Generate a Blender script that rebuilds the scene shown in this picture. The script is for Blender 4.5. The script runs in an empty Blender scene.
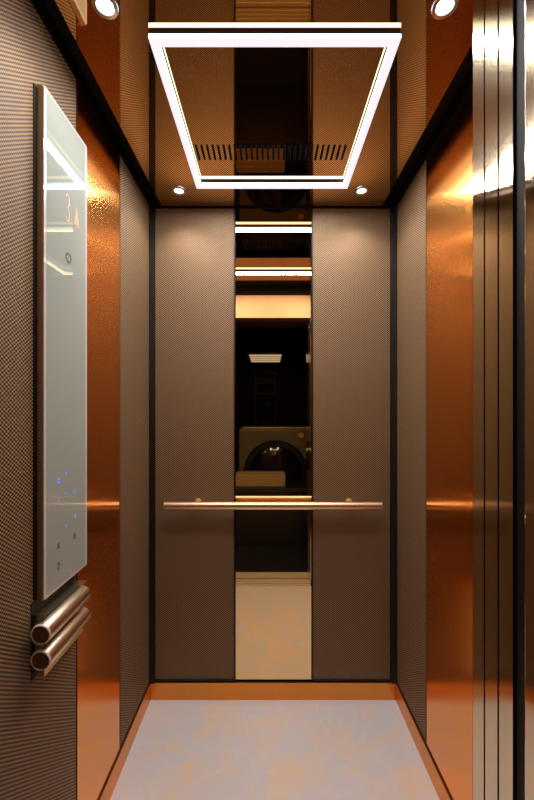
import bpy, bmesh, math
from math import pi, sin, cos

C = bpy.context.scene.collection
E = 1.2306            # eye height
CL = E + 0.8704       # ceiling mirror height
XL, XR = -0.504, 0.547
YB = 1.5895           # back wall face
YF = 0.545            # inner face of front wall
XJ, XJL = 0.300, -0.42

# ------------------------------------------------------------ materials
def new_mat(name):
    m = bpy.data.materials.new(name); m.use_nodes = True
    nt = m.node_tree; return m, nt, nt.nodes['Principled BSDF']

def plain(name, col, rough=0.5, metal=0.0, coat=0.0, spec=0.5, noise=0.0):
    m, nt, b = new_mat(name)
    b.inputs['Base Color'].default_value = (*col, 1)
    b.inputs['Roughness'].default_value = rough
    b.inputs['Metallic'].default_value = metal
    b.inputs['Coat Weight'].default_value = coat
    b.inputs['Coat Roughness'].default_value = 0.03
    b.inputs['Specular IOR Level'].default_value = spec
    # slight procedural variation of roughness
    tc = nt.nodes.new('ShaderNodeTexCoord'); n = nt.nodes.new('ShaderNodeTexNoise')
    n.inputs['Scale'].default_value = 9
    mr = nt.nodes.new('ShaderNodeMapRange')
    mr.inputs['To Min'].default_value = max(0, rough - noise); mr.inputs['To Max'].default_value = min(1, rough + noise)
    nt.links.new(tc.outputs['Object'], n.inputs['Vector'])
    nt.links.new(n.outputs['Fac'], mr.inputs['Value'])
    nt.links.new(mr.outputs['Result'], b.inputs['Roughness'])
    return m

def emit(name, col, strength):
    m, nt, b = new_mat(name)
    b.inputs['Base Color'].default_value = (*col, 1)
    b.inputs['Emission Color'].default_value = (*col, 1)
    b.inputs['Emission Strength'].default_value = strength
    return m

def brushed(name, col, rough, wav=0.0, aniso=0.0):
    """brushed metal: fine vertical grain smears reflections sideways"""
    m, nt, b = new_mat(name)
    b.inputs['Metallic'].default_value = 1
    b.inputs['Roughness'].default_value = rough
    tc = nt.nodes.new('ShaderNodeTexCoord'); mp = nt.nodes.new('ShaderNodeMapping')
    mp.inputs['Scale'].default_value = (160, 160, 1.2)
    n = nt.nodes.new('ShaderNodeTexNoise'); n.inputs['Scale'].default_value = 1; n.inputs['Detail'].default_value = 2
    nt.links.new(tc.outputs['Object'], mp.inputs['Vector']); nt.links.new(mp.outputs['Vector'], n.inputs['Vector'])
    mix = nt.nodes.new('ShaderNodeMix'); mix.data_type = 'RGBA'
    mix.inputs['A'].default_value = (*[c * 0.93 for c in col], 1); mix.inputs['B'].default_value = (*col, 1)
    nt.links.new(n.outputs['Fac'], mix.inputs['Factor']); nt.links.new(mix.outputs['Result'], b.inputs['Base Color'])
    if aniso:
        b.inputs['Anisotropic'].default_value = aniso
        b.inputs['Anisotropic Rotation'].default_value = ANROT
        tn = nt.nodes.new('ShaderNodeTangent'); tn.direction_type = 'RADIAL'; tn.axis = 'Z'
        nt.links.new(tn.outputs['Tangent'], b.inputs['Tangent'])
    if wav:
        n2 = nt.nodes.new('ShaderNodeTexNoise'); n2.inputs['Scale'].default_value = 2.2; n2.inputs['Detail'].default_value = 0
        b2 = nt.nodes.new('ShaderNodeBump'); b2.inputs['Strength'].default_value = 1.0; b2.inputs['Distance'].default_value = wav
        nt.links.new(tc.outputs['Object'], n2.inputs['Vector'])
        nt.links.new(n2.outputs['Fac'], b2.inputs['Height']); nt.links.new(b2.outputs['Normal'], b.inputs['Normal'])
    return m

def woven(name):
    """embossed bronze sheet: staggered lattice of small bumps"""
    m, nt, b = new_mat(name)
    N = nt.nodes.new; L = nt.links.new
    tc = N('ShaderNodeTexCoord'); sp = N('ShaderNodeSeparateXYZ'); L(tc.outputs['Object'], sp.inputs[0])
    def M(op, a, bb=None):
        n = N('ShaderNodeMath'); n.operation = op
        for i, v in enumerate((a, bb)):
            if v is None: continue
            if isinstance(v, (int, float)): n.inputs[i].default_value = v
            else: L(v, n.inputs[i])
        return n.outputs[0]
    u = M('ADD', sp.outputs['X'], sp.outputs['Y'])
    cu = M('COSINE', M('MULTIPLY', u, 2 * pi / 0.0112))
    cv = M('COSINE', M('MULTIPLY', sp.outputs['Z'], 2 * pi / 0.0086))
    p = M('MULTIPLY', cu, cv)
    mr = N('ShaderNodeMapRange'); L(p, mr.inputs['Value'])
    mr.inputs['From Min'].default_value = -0.35; mr.inputs['From Max'].default_value = 0.60
    no = N('ShaderNodeTexNoise'); no.inputs['Scale'].default_value = 6; no.inputs['Detail'].default_value = 2
    L(tc.outputs['Object'], no.inputs['Vector'])
    mix = N('ShaderNodeMix'); mix.data_type = 'RGBA'
    mix.inputs['A'].default_value = (*WOV_A, 1); mix.inputs['B'].default_value = (*WOV_B, 1)
    L(mr.outputs['Result'], mix.inputs['Factor'])
    L(mix.outputs['Result'], b.inputs['Base Color'])
    b.inputs['Metallic'].default_value = 0.3
    r = N('ShaderNodeMapRange'); L(no.outputs['Fac'], r.inputs['Value'])
    r.inputs['To Min'].default_value = 0.60; r.inputs['To Max'].default_value = 0.70
    L(r.outputs['Result'], b.inputs['Roughness'])
    bu = N('ShaderNodeBump'); bu.inputs['Strength'].default_value = 0.5; bu.inputs['Distance'].default_value = 0.0008
    L(mr.outputs['Result'], bu.inputs['Height']); L(bu.outputs['Normal'], b.inputs['Normal'])
    return m

def marble(name):
    m, nt, b = new_mat(name)
    N = nt.nodes.new; L = nt.links.new
    tc = N('ShaderNodeTexCoord')
    n1 = N('ShaderNodeTexNoise'); n1.inputs['Scale'].default_value = 6.5; n1.inputs['Detail'].default_value = 9; n1.inputs['Roughness'].default_value = 0.68; n1.inputs['Distortion'].default_value = 0.7
    cr = N('ShaderNodeValToRGB')
    cr.color_ramp.elements[0].position = 0.42; cr.color_ramp.elements[0].color = (0.72, 0.72, 0.78, 1)
    cr.color_ramp.elements[1].position = 0.66; cr.color_ramp.elements[1].color = (0.88, 0.69, 0.52, 1)
    e = cr.color_ramp.elements.new(0.53); e.color = (0.78, 0.71, 0.68, 1)
    n2 = N('ShaderNodeTexNoise'); n2.inputs['Scale'].default_value = 3.0; n2.inputs['Detail'].default_value = 10; n2.inputs['Distortion'].default_value = 1.6
    ab = N('ShaderNodeMath'); ab.operation = 'SUBTRACT'; ab.inputs[1].default_value = 0.5
    aa = N('ShaderNodeMath'); aa.operation = 'ABSOLUTE'
    mr = N('ShaderNodeMapRange'); mr.inputs['From Min'].default_value = 0.0; mr.inputs['From Max'].default_value = 0.022; mr.inputs['To Min'].default_value = 0.25; mr.inputs['To Max'].default_value = 0
    mix = N('ShaderNodeMix'); mix.data_type = 'RGBA'; mix.inputs['B'].default_value = (0.84, 0.84, 0.88, 1)
    L(tc.outputs['Object'], n1.inputs['Vector']); L(tc.outputs['Object'], n2.inputs['Vector'])
    L(n1.outputs['Fac'], cr.inputs['Fac']); L(n2.outputs['Fac'], ab.inputs[0]); L(ab.outputs[0], aa.inputs[0]); L(aa.outputs[0], mr.inputs['Value'])
    L(cr.outputs['Color'], mix.inputs['A']); L(mr.outputs['Result'], mix.inputs['Factor'])
    L(mix.outputs['Result'], b.inputs['Base Color'])
    b.inputs['Roughness'].default_value = 0.38
    return m

WOV_A = (0.006, 0.003, 0.0015)
WOV_B = (0.395, 0.228, 0.104)
LEDW = 3.1
ANROT = 0.0
M = {}
M['woven'] = woven('woven_bronze')
M['copper'] = brushed('brushed_copper', (1.0, 0.375, 0.08), 0.14, wav=0.0006, aniso=1.0)
M['copper_plain'] = brushed('copper_skirting', (0.82, 0.30, 0.06), 0.34)
M['copper_bar'] = brushed('copper_bar', (0.98, 0.64, 0.40), 0.34)
M['steel'] = brushed('champagne_steel', (0.76, 0.62, 0.42), 0.085, wav=0.0006, aniso=1.0)
M['header'] = brushed('header_copper', (0.62, 0.36, 0.24), 0.45)
M['mirror'] = plain('bronze_mirror', (0.92, 0.66, 0.35), 0.0, 1.0)
M['ceil'] = plain('bronze_ceiling_mirror', (0.66, 0.38, 0.17), 0.015, 1.0)
M['black'] = plain('black_shadow_gap', (0.006, 0.005, 0.005), 0.6, spec=0.2)
M['joint'] = plain('black_joint', (0.010, 0.007, 0.006), 0.45, spec=0.3)
M['marble'] = marble('cream_marble')
M['led'] = emit('led_white', (0.86, 0.84, 0.93), 0.95)
M['led_side'] = emit('led_white_side', (0.55, 0.80, 1.0), 5.5)
M['spot'] = emit('spot_white', (1.0, 0.97, 0.94), 1.6)
M['housing'] = plain('dark_grey_housing', (0.09, 0.08, 0.085), 0.45, 0.4)
M['chrome'] = plain('downlight_ring', (0.75, 0.72, 0.68), 0.18, 1.0)
M['body'] = plain('bronze_body', (0.42, 0.30, 0.21), 0.38, 0.8, noise=0.04)
M['glass'] = plain('pale_glass', (0.34, 0.38, 0.345), 1.0, 0.0, coat=1.0, spec=0.0)
M['sill'] = plain('sill_steel', (0.85, 0.74, 0.58), 0.5, 0.7)
M['edge'] = plain('glass_edge', (0.60, 0.58, 0.58), 0.25, 0.0, coat=1.0)
M['tube'] = brushed('brushed_bronze_tube', (0.72, 0.60, 0.46), 0.30)
M['rim'] = plain('pale_bronze_rim', (0.85, 0.66, 0.50), 0.5, 0.3)
M['cap'] = plain('dark_cap', (0.20, 0.12, 0.08), 0.25, 0.9)
M['red'] = emit('red_led', (1.0, 0.28, 0.14), 0.55)
M['orange'] = emit('faint_orange_led', (0.70, 0.42, 0.30), 0.15)
M['blue'] = emit('blue_led', (0.20, 0.26, 1.0), 0.4)
M['print'] = plain('dark_print', (0.06, 0.075, 0.065), 0.5)
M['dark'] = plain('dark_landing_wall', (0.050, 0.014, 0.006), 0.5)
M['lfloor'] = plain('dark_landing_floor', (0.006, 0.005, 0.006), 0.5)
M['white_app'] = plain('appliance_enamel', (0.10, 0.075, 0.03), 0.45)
M['gold'] = plain('gold_trim', (0.95, 0.62, 0.26), 0.3, 0.7)
M['darkglass'] = plain('dark_glass', (0.006, 0.006, 0.006), 0.08)
M['card'] = plain('cardboard', (0.34, 0.20, 0.08), 0.7)
M['lamp'] = emit('landing_lamp', (1.0, 0.97, 0.90), .5)
M['shelf'] = plain('dark_wood', (0.10, 0.06, 0.04), 0.5)

# ------------------------------------------------------------ mesh helpers
def box(bm, x0, x1, y0, y1, z0, z1):
    vs = [bm.verts.new((x, y, z)) for x in (x0, x1) for y in (y0, y1) for z in (z0, z1)]
    for f in ((0,1,3,2),(4,6,7,5),(0,4,5,1),(2,3,7,6),(0,2,6,4),(1,5,7,3)):
        bm.faces.new([vs[i] for i in f])

def finish(name, bm, mat, parent=None, bevel=0, smooth=False):
    bmesh.ops.recalc_face_normals(bm, faces=bm.faces)
    me = bpy.data.meshes.new(name); bm.to_mesh(me); bm.free()
    for mm in (mat if isinstance(mat, (list, tuple)) else [mat]): me.materials.append(mm)
    o = bpy.data.objects.new(name, me); C.objects.link(o)
    if parent:
        o.parent = parent
        o.location = -parent.location      # meshes are written in world coordinates
    if bevel:
        md = o.modifiers.new('bevel', 'BEVEL'); md.width = bevel; md.segments = 3; md.limit_method = 'ANGLE'
    if smooth:
        for p in me.polygons: p.use_smooth = True
        md = o.modifiers.new('split', 'EDGE_SPLIT'); md.split_angle = math.radians(40)
    return o

def mbox(name, dims, mat, parent=None, bevel=0):
    bm = bmesh.new()
    for d in (dims if isinstance(dims, list) else [dims]): box(bm, *d)
    return finish(name, bm, mat, parent, bevel)

def empty(name, loc=(0, 0, 0)):
    o = bpy.data.objects.new(name, None); o.location = loc; o.empty_display_size = 0.05
    C.objects.link(o); return o

def thing(name, loc, label, cat, group=None):
    return tag(empty(name, loc), label, cat, group)
def tag(o, label, cat, group=None):
    o['label'] = label; o['category'] = cat
    if group: o['group'] = group
    return o
def struct(o): o['kind'] = 'structure'; return o

def lathe(bm, prof, c, axis='Z', seg=40):
    """prof: list of (r, t) ; axis direction of t"""
    rings = []
    for r, t in prof:
        ring = []
        for i in range(seg):
            a = 2 * pi * i / seg; p, q = r * cos(a), r * sin(a)
            v = {'X': (t, p, q), 'Y': (p, t, q), 'Z': (p, q, t)}[axis]
            ring.append(bm.verts.new((c[0] + v[0], c[1] + v[1], c[2] + v[2])))
        rings.append(ring)
    for a, b in zip(rings, rings[1:]):
        for i in range(seg):
            bm.faces.new((a[i], a[(i + 1) % seg], b[(i + 1) % seg], b[i]))
    if prof[0][0] > 1e-6: bm.faces.new(rings[0])
    if prof[-1][0] > 1e-6: bm.faces.new(rings[-1])

def ring_frame(bm, x0, x1, y0, y1, w, z0, z1):
    """mitred rectangular ring"""
    def loop(d, z): return [bm.verts.new(p) for p in ((x0+d, y0+d, z), (x1-d, y0+d, z), (x1-d, y1-d, z), (x0+d, y1-d, z))]
    a, b, c, d = loop(0, z0), loop(w, z0), loop(w, z1), loop(0, z1)
    for p, q in ((a, b), (b, c), (c, d), (d, a)):
        for i in range(4):
            j = (i + 1) % 4
            bm.faces.new((p[i], p[j], q[j], q[i]))

# ------------------------------------------------------------ cab shell
# floor
f = struct(mbox('floor', (XL, XR, 0.558, YB + 0.005, -0.03, 0), M['marble']))

# side walls: black carcass with cladding panels
T = 0.006
ZP0, ZP1 = E - 1.145, CL
def side(name, x, s, segs):
    w = struct(mbox(name, (min(x - s*T, x - s*0.04), max(x - s*T, x - s*0.04), YF, YB + 0.04, -0.03, CL + 0.06), M['black']))
    for nm, y0, y1, m in segs:
        mbox(nm, (min(x, x - s*T), max(x, x - s*T), y0, y1, ZP0, ZP1), M[m], w)
    return w
side('wall_left', XL, 1, [('textured_panel', YF + .004, .9765, 'woven'), ('copper_panel', .984, 1.262, 'copper'), ('textured_panel', 1.270, 1.574, 'woven')])
side('wall_right', XR, -1, [('textured_panel', YF + .004, .987, 'woven'), ('copper_panel', .9945, 1.282, 'copper'), ('textured_panel', 1.290, 1.574, 'woven')])
wb = struct(mbox('wall_back', (XL, XR, YB + T, YB + 0.04, -0.03, CL + 0.06), M['black']))
ZB1 = E + 0.864
mbox('textured_panel', (-0.482, -0.1445, YB, YB + T, ZP0, ZB1), M['woven'], wb)
mbox('textured_panel', (0.1915, 0.522, YB, YB + T, ZP0, ZB1), M['woven'], wb)
# thin black frames round the back panels
fr = []
for x0, x1 in ((-0.482, -0.1445), (0.1915, 0.522)):
    fr += [(x0 - .004, x0 + .001, YB - .003, YB + T, ZP0 - .004, ZB1), (x1 - .001, x1 + .004, YB - .003, YB + T, ZP0 - .004, ZB1), (x0, x1, YB - .003, YB + T, ZP0 - .006, ZP0)]
mbox('panel_edging', fr, M['joint'], wb)
# corner posts
struct(mbox('trim_1', (XL, -0.486, YB - 0.012, YB + T, ZP0 - .012, CL), M['joint']))
struct(mbox('trim_2', (0.526, XR, YB - 0.012, YB + T, ZP0 - .012, CL), M['joint']))

mir = mbox('wall_mirror', (-0.1375, 0.1845, YB - 0.002, YB + T, ZP0, ZB1 - .002), M['mirror'])
tag(mir, 'tall narrow bronze-tinted mirror strip between the two textured panels of the back wall', 'mirror')

# front wall (around the doorway, behind the photographer's view but mirrored)
HZ = E + 0.659
DT = E + 0.817
wf = struct(mbox('wall_front', [(XL, XJL, YF - .04, YF, -0.03, CL + .06), (XJ + .002, XR, YF - .04, YF, -0.03, CL + .06), (XJL, XJ + .002, YF - .04, YF - .003, DT, CL + .06)], M['black']))
mbox('return_panel', [(XL + .002, XJL, YF, YF + .004, .02, CL - .05)], M['steel'], wf)
mbox('return_panel', [(XJ + .004, XR - .002, YF, YF + .004, .02, CL - .05)], M['steel'], wf)

# skirting
SZ = 0.0725
struct(mbox('baseboard_back', (XL + .004, XR - .004, YB - .006, YB + T, 0, SZ), M['copper_plain'], bevel=.0008))
struct(mbox('baseboard_left', (XL - T, XL + .004, YF + .01, YB - .006, 0, SZ), M['copper_plain'], bevel=.0008))
struct(mbox('baseboard_right', (XR - .004, XR + T, YF + .01, YB - .006, 0, SZ), M['copper_plain'], bevel=.0008))

# ceiling: black carcass, hung bronze mirror sheet with the vent slots cut through
ce = struct(mbox('ceiling', (XL, XR, YF, YB + .04, CL + .05, CL + .09), M['black']))
CX0, CX1, CY0, CY1 = -0.452, 0.484, 0.60, YB - .008
NS, PIT, SW = 28, 0.0182, 0.0055
SX0 = -0.2395
SY0, SY1 = 1.217, 1.289
cuts = [SX0 + i * PIT for i in range(NS)]
bm = bmesh.new()
xs = [CX0] + [v for c in cuts for v in (c, c + SW)] + [CX1]
ys = [CY0, SY0, SY1, CY1]
z0, z1 = CL, CL + .008
def quad(pts): bm.faces.new([bm.verts.new(p) for p in pts])
for i in range(len(xs) - 1):
    for j in range(3):
        hole = (i % 2 == 1) and j == 1
        a, b, c, d = xs[i], xs[i+1], ys[j], ys[j+1]
        if hole:
            for (p, q, r, s) in ((a, c, b, c), (b, c, b, d), (b, d, a, d), (a, d, a, c)):
                quad([(p, q, z0), (r, s, z0), (r, s, z1), (p, q, z1)])
        else:
            quad([(a, c, z0), (a, d, z0), (b, d, z0), (b, c, z0)]); quad([(a, c, z1), (b, c, z1), (b, d, z1), (a, d, z1)])
for (p, q, r, s) in ((CX0, CY0, CX1, CY0), (CX1, CY0, CX1, CY1), (CX1, CY1, CX0, CY1), (CX0, CY1, CX0, CY0)):
    quad([(p, q, z0), (r, s, z0), (r, s, z1), (p, q, z1)])
bmesh.ops.remove_doubles(bm, verts=bm.verts, dist=1e-6)
finish('mirror_sheet', bm, M['ceil'], ce)
bars = [(x, x + .02, CY0 + .1, CY1 - .1, CL + .008, CL + .05) for x in (-.40, .41)]
mbox('ceiling_batten', bars, M['black'], ce)

# vent
vent = thing('ceiling_vent', (0.01, (SY0 + SY1) / 2, CL), 'row of short dark ventilation slots cut in the mirrored ceiling inside the light frame', 'vent')
def slot_mesh():
    bm = bmesh.new(); w, h = SW / 2, (SY1 - SY0) / 2
    e = .0012
    def fr_(x0, x1, y0, y1): box(bm, x0, x1, y0, y1, -.0006, .012)
    fr_(-w - e, -w, -h - e, h + e); fr_(w, w + e, -h - e, h + e); fr_(-w, w, -h - e, -h); fr_(-w, w, h, h + e)
    box(bm, -w, w, -h, h, .010, .012)
    me = bpy.data.meshes.new('slot'); bmesh.ops.recalc_face_normals(bm, faces=bm.faces); bm.to_mesh(me); bm.free()
    me.materials.append(M['black']); return me
sm = slot_mesh()
for c in cuts:
    o = bpy.data.objects.new('slot', sm); C.objects.link(o); o.parent = vent
    o.location = (c + SW / 2 - vent.location.x, 0, 0)

# ------------------------------------------------------------ light frame
FX0, FX1, FY0, FY1 = -0.2735, 0.3045, 0.851, 1.427
FB = E + 0.8525
lf = thing('light_frame', ((FX0 + FX1) / 2, (FY0 + FY1) / 2, CL), 'square glowing white LED light frame hung just under the mirrored ceiling', 'ceiling light')
bm = bmesh.new(); ring_frame(bm, FX0, FX1, FY0, FY1, .0205, FB, FB + .0105); df = finish('diffuser', bm, [M['led'], M['led_side']], lf)
for p in df.data.polygons: p.material_index = 0 if abs(p.normal.z) > .5 else 1
bm = bmesh.new(); ring_frame(bm, FX0 + .001, FX1 - .001, FY0 + .001, FY1 - .001, .0185, FB + .0105, CL); finish('housing', bm, M['housing'], lf)

for k, (ax, ay, sx_, sy_) in enumerate((((FX0 + FX1) / 2, FY0 + .010, FX1 - FX0, .019), ((FX0 + FX1) / 2, FY1 - .010, FX1 - FX0, .019),
        (FX0 + .010, (FY0 + FY1) / 2, .019, FY1 - FY0 - .04), (FX1 - .010, (FY0 + FY1) / 2, .019, FY1 - FY0 - .04))):
    l = bpy.data.lights.new('led_bar', 'AREA'); l.shape = 'RECTANGLE'; l.size = sx_; l.size_y = sy_; l.energy = LEDW; l.color = (1.0, .97, .95)
    lo = bpy.data.objects.new('led_bar', l); C.objects.link(lo); lo.parent = lf
    lo.location = (ax - lf.location.x, ay - lf.location.y, FB - .001 - lf.location.z)

# downlights
def downlight(x, y, label):
    t = thing('downlight', (x, y, CL), label, 'spotlight', 'round downlights in the ceiling corners')
    bm = bmesh.new(); lathe(bm, [(.0175, 0), (.019, -.004), (.026, -.005), (.0275, -.0035), (.0280, 0)], (x, y, CL)); finish('ring', bm, M['chrome'], t, smooth=True)
    bm = bmesh.new(); lathe(bm, [(.0172, -.0005), (.0172, -.0030), (.012, -.0042), (.0, -.0046)], (x, y, CL)); finish('lens', bm, M['spot'], t, smooth=True)
    l = bpy.data.lights.new('downlight_beam', 'SPOT'); l.energy = 4; l.spot_size = math.radians(125); l.spot_blend = .7
    l.shadow_soft_size = .015; l.color = (1, .90, .78)
    lo = bpy.data.objects.new('downlight_beam', l); C.objects.link(lo); lo.parent = t; lo.location = (0, 0, -.012)
downlight(-.349, .797, 'bright round downlight at the top left corner of the photo, nearest left in the ceiling')
downlight(.379, .797, 'bright round downlight near the top right, nearest right in the ceiling')
downlight(-.351, 1.466, 'small round downlight by the back wall, left of the glowing light frame')
downlight(.369, 1.466, 'small round downlight by the back wall, right of the glowing light frame')

# ------------------------------------------------------------ handrail
hz, hy, hr = E - .3905, 1.535, .0162
hrail = thing('handrail', (.02, hy, hz), 'slim polished copper handrail across the back wall in front of the mirror', 'handrail')
bm = bmesh.new()
lathe(bm, [(hr - .002, -.429), (hr, -.427), (hr, .468), (hr - .002, .470)], (0, hy, hz), 'X', 32)
finish('rail', bm, M['copper_bar'], hrail, smooth=True)
for bx in (-.298, .345):
    bm = bmesh.new()
    lathe(bm, [(.007, 0), (.007, YB - hy - .004)], (bx, hy, hz + .004), 'Y', 20)
    lathe(bm, [(.013, YB - hy - .006), (.014, YB - hy - .004), (.014, YB - hy)], (bx, hy, hz + .004), 'Y', 24)
    finish('bracket', bm, M['gold'], hrail, smooth=True)

# ------------------------------------------------------------ operating panel
XG = -0.485
PY0, PY1 = .806, .9975
PZ0, PZ1 = E - .411, E + .708
op = thing('control_panel', (XG, PY0, PZ0), 'tall pale glass lift control panel with bronze sides mounted on the left wall', 'control panel')
mbox('shadow_backplate', (XL, XL + .002, PY0 - .008, PY1 - .004, PZ0 + .004, PZ1 - .004), M['black'], op)  # black plate; its projecting near edge paints the shadow strip beside the panel
mbox('body', (XL + .002, XG - .003, PY0, PY1, PZ0, PZ1), M['body'], op, bevel=.001)
ins = .006
def rr(bm, y0, y1, z0, z1, r, x0, x1, n=6):
    pts = []
    for cy, cz, a0 in ((y1 - r, z1 - r, 0), (y0 + r, z1 - r, 90), (y0 + r, z0 + r, 180), (y1 - r, z0 + r, 270)):
        for i in range(n + 1):
            a = math.radians(a0 + 90 * i / n); pts.append((cy + r * cos(a), cz + r * sin(a)))
    A = [bm.verts.new((x0, *p)) for p in pts]; B = [bm.verts.new((x1, *p)) for p in pts]
    bm.faces.new(A); bm.faces.new(B)
    for i in range(len(pts)):
        j = (i + 1) % len(pts); bm.faces.new((A[i], A[j], B[j], B[i]))
bm = bmesh.new(); rr(bm, PY0, PY1, PZ0, PZ1, .006, XG - .003, XG - .0005)
finish('glass_edge', bm, M['edge'], op)
bm = bmesh.new(); rr(bm, PY0 + .010, PY1 - .010, PZ0 + .006, PZ1 - .006, .004, XG - .0005, XG)
finish('glass_face', bm, M['glass'], op)

def P(px, py):      # point on the glass for a place in the photo, in metres along the panel
    z = 33600 / (268 - px); return z * .00537, E + (411 - py) * z * 1.4435e-5
XM = XG + .0006
def strokes(bm, cy, cz, segs, w, sy, sz):
    for (a, b, c, d) in segs:
        p = (cy + a * sy, cz + b * sz); q = (cy + c * sy, cz + d * sz)
        dx, dz = q[0] - p[0], q[1] - p[1]; l = math.hypot(dx, dz); n = (-dz / l * w / 2, dx / l * w / 2)
        vs = [(p[0] + n[0], p[1] + n[1]), (q[0] + n[0], q[1] + n[1]), (q[0] - n[0], q[1] - n[1]), (p[0] - n[0], p[1] - n[1])]
        A = [bm.verts.new((XG, *v)) for v in vs]; B = [bm.verts.new((XM, *v)) for v in vs]
        bm.faces.new(A); bm.faces.new(B)
        for i in range(4): bm.faces.new((A[i], A[(i+1)%4], B[(i+1)%4], B[i]))
# floor number
y, z = P(67.5, 208)
bm = bmesh.new()
strokes(bm, y, z, [(-.6, .75, -.2, 1), (-.2, 1, .3, 1), (.3, 1, .6, .7), (.6, .7, .5, .3), (.5, .3, 0, .05), (0, .05, .5, -.2), (.5, -.2, .6, -.65), (.6, -.65, .25, -1), (.25, -1, -.25, -1), (-.25, -1, -.6, -.7)], .0035, .013, .032)
finish('floor_display', bm, M['orange'], op)['label'] = 'faint orange floor number'
# up arrow
bm = bmesh.new()
ya, za = P(76.5, 217)
vs = [(ya - .011, za - .022), (ya + .011, za - .022), (ya, za + .024)]
A = [bm.verts.new((XG, *v)) for v in vs]; B = [bm.verts.new((XM, *v)) for v in vs]
bm.faces.new(A); bm.faces.new(B)
for i in range(3): bm.faces.new((A[i], A[(i+1)%3], B[(i+1)%3], B[i]))
finish('direction_arrow', bm, M['red'], op)['label'] = 'glowing red up arrow'
# ring emblem
y, z = P(68.5, 258)
bm = bmesh.new(); n = 24
R0, R1 = .0085, .0125
v4 = [[bm.verts.new((xx, y + r * cos(2*pi*i/n), z + r * sin(2*pi*i/n))) for i in range(n)] for xx, r in ((XG, R0), (XM, R0), (XM, R1), (XG, R1))]
for a, b in zip(v4, v4[1:] + v4[:1]):
    for i in range(n): bm.faces.new((a[i], a[(i+1)%n], b[(i+1)%n], b[i]))
finish('ring_emblem', bm, M['print'], op)
# blue lit touch buttons
for k, (px, py, g) in enumerate([(58.5, 481, 1.3), (66, 473, .8), (65, 493, .7), (74.5, 492, .9), (75, 516, 1.0), (66, 526, .6), (58.5, 500, .6)]):
    y, z = P(px, py); bm = bmesh.new(); r0, r1 = .0028 * g, .0050 * g
    v4 = [[bm.verts.new((xx, y + r * cos(2*pi*i/n), z + r * sin(2*pi*i/n))) for i in range(n)] for xx, r in ((XG, r0), (XM, r0), (XM, r1), (XG, r1))]
    for a, b in zip(v4, v4[1:] + v4[:1]):
        for i in range(n): bm.faces.new((a[i], a[(i+1)%n], b[(i+1)%n], b[i]))
    finish('touch_button', bm, M['blue'], op)
sym = [[(-.7, -.5, .7, -.5), (-.5, -.5, -.4, .4), (-.4, .4, 0, .8), (0, .8, .4, .4), (.4, .4, .5, -.5), (-.15, -.8, .15, -.8)],
       [(-.8, .7, 0, 0), (0, 0, -.8, -.7), (.8, .7, .1, 0), (.1, 0, .8, -.7)],
       [(-.7, .6, -.2, .9), (-.2, .9, .5, .7), (.5, .7, .5, .2), (.5, .2, -.5, -.8), (-.5, -.8, .6, -.8)]]
for (px, py), s in zip([(74.5, 536), (58.5, 546), (58.5, 566)], sym):
    y, z = P(px, py); bm = bmesh.new(); strokes(bm, y, z, s, .0022, .006, .0085)
    finish('printed_symbol', bm, M['print'], op)

# ------------------------------------------------------------ double tube bar under the panel
tb = thing('grab_bar', (-.479, .80, E - .50), 'pair of short parallel brushed bronze tubes under the control panel', 'grab bar')
mbox('bracket_plate', [(XL - .001, -.482, .80, .962, E - .566, E - .44), (XL, -.470, .80, .962, E - .4425, E - .438), (-.482, -.479, .797, .965, E - .570, E - .440)], M['tube'], tb, bevel=.0006)
mbox('shadow_backing', (XL, XL + .0015, .790, .966, E - .575, E - .4105), M['black'], tb)  # thin black sheet painting the same shadow strip and dark recess further down
def tube(zc):
    bm = bmesh.new()
    y0, y1, r, xc = .757, .930, .0212, -.464
    lathe(bm, [(r - .0005, .0035), (r, .0045), (r, y1 - y0 - .001), (r - .001, y1 - y0), ], (xc, y0, zc), 'Y', 40)
    t = finish('tube', bm, M['tube'], tb, smooth=True)
    bm = bmesh.new()
    lathe(bm, [(.0, .0030), (.006, .0030), (.0062, .0022), (.0170, .0022), (.0181, .0035), (.0181, .006)], (xc, y0, zc), 'Y', 40)
    c = finish('end_cap', bm, M['cap'], None, smooth=True); c.parent = t
    bm = bmesh.new()
    lathe(bm, [(.0182, .004), (.0178, .001), (.0186, 0), (.0198, .0008), (.0208, .0025), (r - .0003, .0045)], (xc, y0, zc), 'Y', 40)
    c = finish('end_rim', bm, M['rim'], None, smooth=True); c.parent = t
tube(E - .4565); tube(E - .5095)

# ------------------------------------------------------------ doorway
dr = struct(empty('door_1', (XJ, .45, 0)))
G = .0038
TOP = CL + .06
for y0, y1, dx in ((.5175, .5445, 0), (.4865, .5175 - G, .0), (.4560, .4865 - G, .0)):
    bm = bmesh.new(); box(bm, XJ + dx, XJ + .002, y0, y1, .0, TOP); finish('jamb_strip', bm, M['steel'], dr)
mbox('jamb_gap', (XJ + .003, XJ + .04, .43, .5445, 0, TOP), M['black'], dr)
mbox('landing_jamb', (XJ + .0, XJ + .05, .25, .4365, 0, TOP), M['steel'], dr, bevel=.003)
mbox('left_jamb', (XJL - .03, XJL, .25, .5, 0, TOP), M['steel'], dr, bevel=.002)
mbox('header', (XJL, XJ, .43, YF + .001, HZ, DT), M['header'], dr)
mbox('landing_header', (XJL, XJ, .25, .425, HZ, TOP), M['dark'], dr)
sill = [(XJL, XJ, .333, .43, -.03, 0), (XJL, XJ, .44, .555, -.03, -.002)]
for yy in (.345, .375, .405, .455, .49, .525): sill.append((XJL, XJ, yy, yy + .012, -.002, .003))
mbox('sill', sill, M['sill'], dr)

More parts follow.
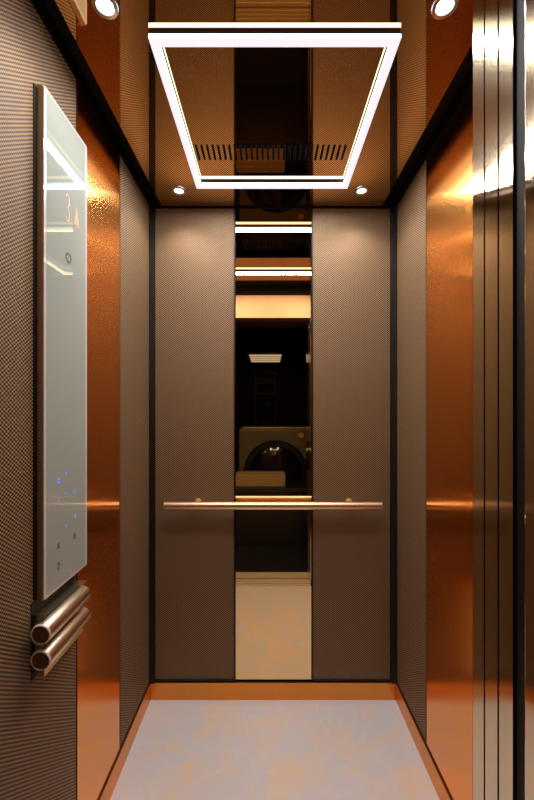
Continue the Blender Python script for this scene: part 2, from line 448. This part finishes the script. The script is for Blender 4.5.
# ------------------------------------------------------------ landing room seen in the mirror
LZ = 2.30
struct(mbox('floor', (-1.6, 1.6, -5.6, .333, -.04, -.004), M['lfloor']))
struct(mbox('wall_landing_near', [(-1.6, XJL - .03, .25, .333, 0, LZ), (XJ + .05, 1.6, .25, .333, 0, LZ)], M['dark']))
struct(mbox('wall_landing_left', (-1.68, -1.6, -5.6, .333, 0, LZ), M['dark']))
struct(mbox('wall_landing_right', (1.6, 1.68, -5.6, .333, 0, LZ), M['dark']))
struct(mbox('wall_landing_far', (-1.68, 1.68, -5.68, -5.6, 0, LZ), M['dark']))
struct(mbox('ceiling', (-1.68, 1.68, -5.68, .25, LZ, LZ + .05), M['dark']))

# washing machine with dark porthole door
wx, wy = .07, -.66
wm = thing('washing_machine', (wx, wy, 0), 'pale washing machine with a large dark round door, dim in the back wall mirror', 'washing machine')
mbox('plinth', (wx - .36, wx + .36, wy - .60, wy - .02, 0, .20), M['black'], wm)
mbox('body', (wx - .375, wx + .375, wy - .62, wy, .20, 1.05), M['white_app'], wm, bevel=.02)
mbox('top_edge', (wx - .33, wx + .33, wy, wy + .006, 1.052, 1.064), M['gold'], wm)
bm = bmesh.new(); lathe(bm, [(.33, 0), (.33, .012), (.315, .03), (.27, .035), (.26, .02)], (wx + .01, wy, .60), 'Y', 64); d = finish('door', bm, M['black'], wm, smooth=True)
bm = bmesh.new(); lathe(bm, [(.262, .02), (.2, .045), (.1, .055), (.0, .058)], (wx + .01, wy, .60), 'Y', 64); g = finish('door_glass', bm, M['darkglass'], None, smooth=True); g.parent = d
bm = bmesh.new(); lathe(bm, [(.03, 0), (.03, .02), (.026, .024)], (wx + .27, wy, .98), 'Y', 24); finish('knob', bm, M['gold'], wm, smooth=True)
bench = thing('low_bench', (wx, -.35, 0), 'black low bench in front of the washing machine', 'bench')
mbox('seat', (-.50, .60, -.52, -.20, .49, .53), M['lfloor'], bench, bevel=.003)
mbox('front_panel', (-.48, .58, -.50, -.22, .0, .49), M['lfloor'], bench)
bx = thing('cardboard_box', (-.06, -.36, .53), 'flat tan cardboard box lying on the black bench', 'box')
mbox('carton', (-.30, .16, -.46, -.28, .53, .645), M['card'], bx, bevel=.003)
mbox('tape', (-.30, .16, -.385, -.355, .6445, .646), M['gold'], bx)
# slatted ceiling light far down the landing
cl = thing('slatted_lamp', (-.06, -4.1, LZ), 'slatted rectangular ceiling lamp glowing faintly deep in the mirrored landing', 'lamp')
mbox('lamp_tray', (-.38, .28, -4.75, -3.60, LZ - .03, LZ), M['gold'], cl)
for i in range(4):
    yy = -4.71 + i * .28; mbox('diffuser', (-.35, .25, yy, yy + .17, LZ - .034, LZ - .03), M['lamp'], cl)
# tall shelf unit at the end of the landing
sx = -.06
sh = thing('shelf_unit', (sx, -5.4, 0), 'tall narrow dark shelf unit against the far end of the landing', 'shelves')
mbox('frame', [(sx - .24, sx - .21, -5.58, -5.25, 0, 2.1), (sx + .21, sx + .24, -5.58, -5.25, 0, 2.1), (sx - .21, sx + .21, -5.58, -5.56, 0, 2.1)], M['shelf'], sh)
for zz in (.5, .9, 1.28, 1.6, 1.85, 2.08): mbox('shelf', (sx - .21, sx + .21, -5.56, -5.25, zz, zz + .02), M['shelf'], sh)
for k, (vx, vr, vh, lab) in enumerate([(-.15, .04, .24, 'slim pale vase on the left of the shelf'), (.0, .055, .16, 'squat pale vase on the middle of the shelf')]):
    bm = bmesh.new(); lathe(bm, [(vr * .6, 0), (vr, vh * .35), (vr * .9, vh * .6), (vr * .35, vh * .85), (vr * .45, vh)], (sx + vx + .05, -5.4, 1.301), 'Z', 24)
    tag(finish('vase', bm, M['shelf'], smooth=True), lab, 'vase')

# ------------------------------------------------------------ world, camera, colour
w = bpy.data.worlds.new('world'); bpy.context.scene.world = w; w.use_nodes = True
w.node_tree.nodes['Background'].inputs[0].default_value = (.02, .018, .016, 1)
w.node_tree.nodes['Background'].inputs[1].default_value = .2
cam = bpy.data.cameras.new('camera'); co = bpy.data.objects.new('camera', cam); C.objects.link(co)
co.location = (0, 0, E); co.rotation_euler = (pi / 2, 0, 0)
cam.sensor_fit = 'HORIZONTAL'; cam.sensor_width = 36; cam.lens = 372 / 534 * 36
cam.shift_x = -1 / 534; cam.shift_y = 11 / 534
cam.clip_start = .01
sc = bpy.context.scene; sc.camera = co
sc.view_settings.view_transform = 'Standard'
sc.view_settings.look = 'None'
sc.view_settings.exposure = 0.0
sc.view_settings.gamma = 1.1
sc.cycles.max_bounces = 14; sc.cycles.glossy_bounces = 10; sc.cycles.diffuse_bounces = 5
sc.cycles.caustics_reflective = True
sc.cycles.sample_clamp_indirect = 3
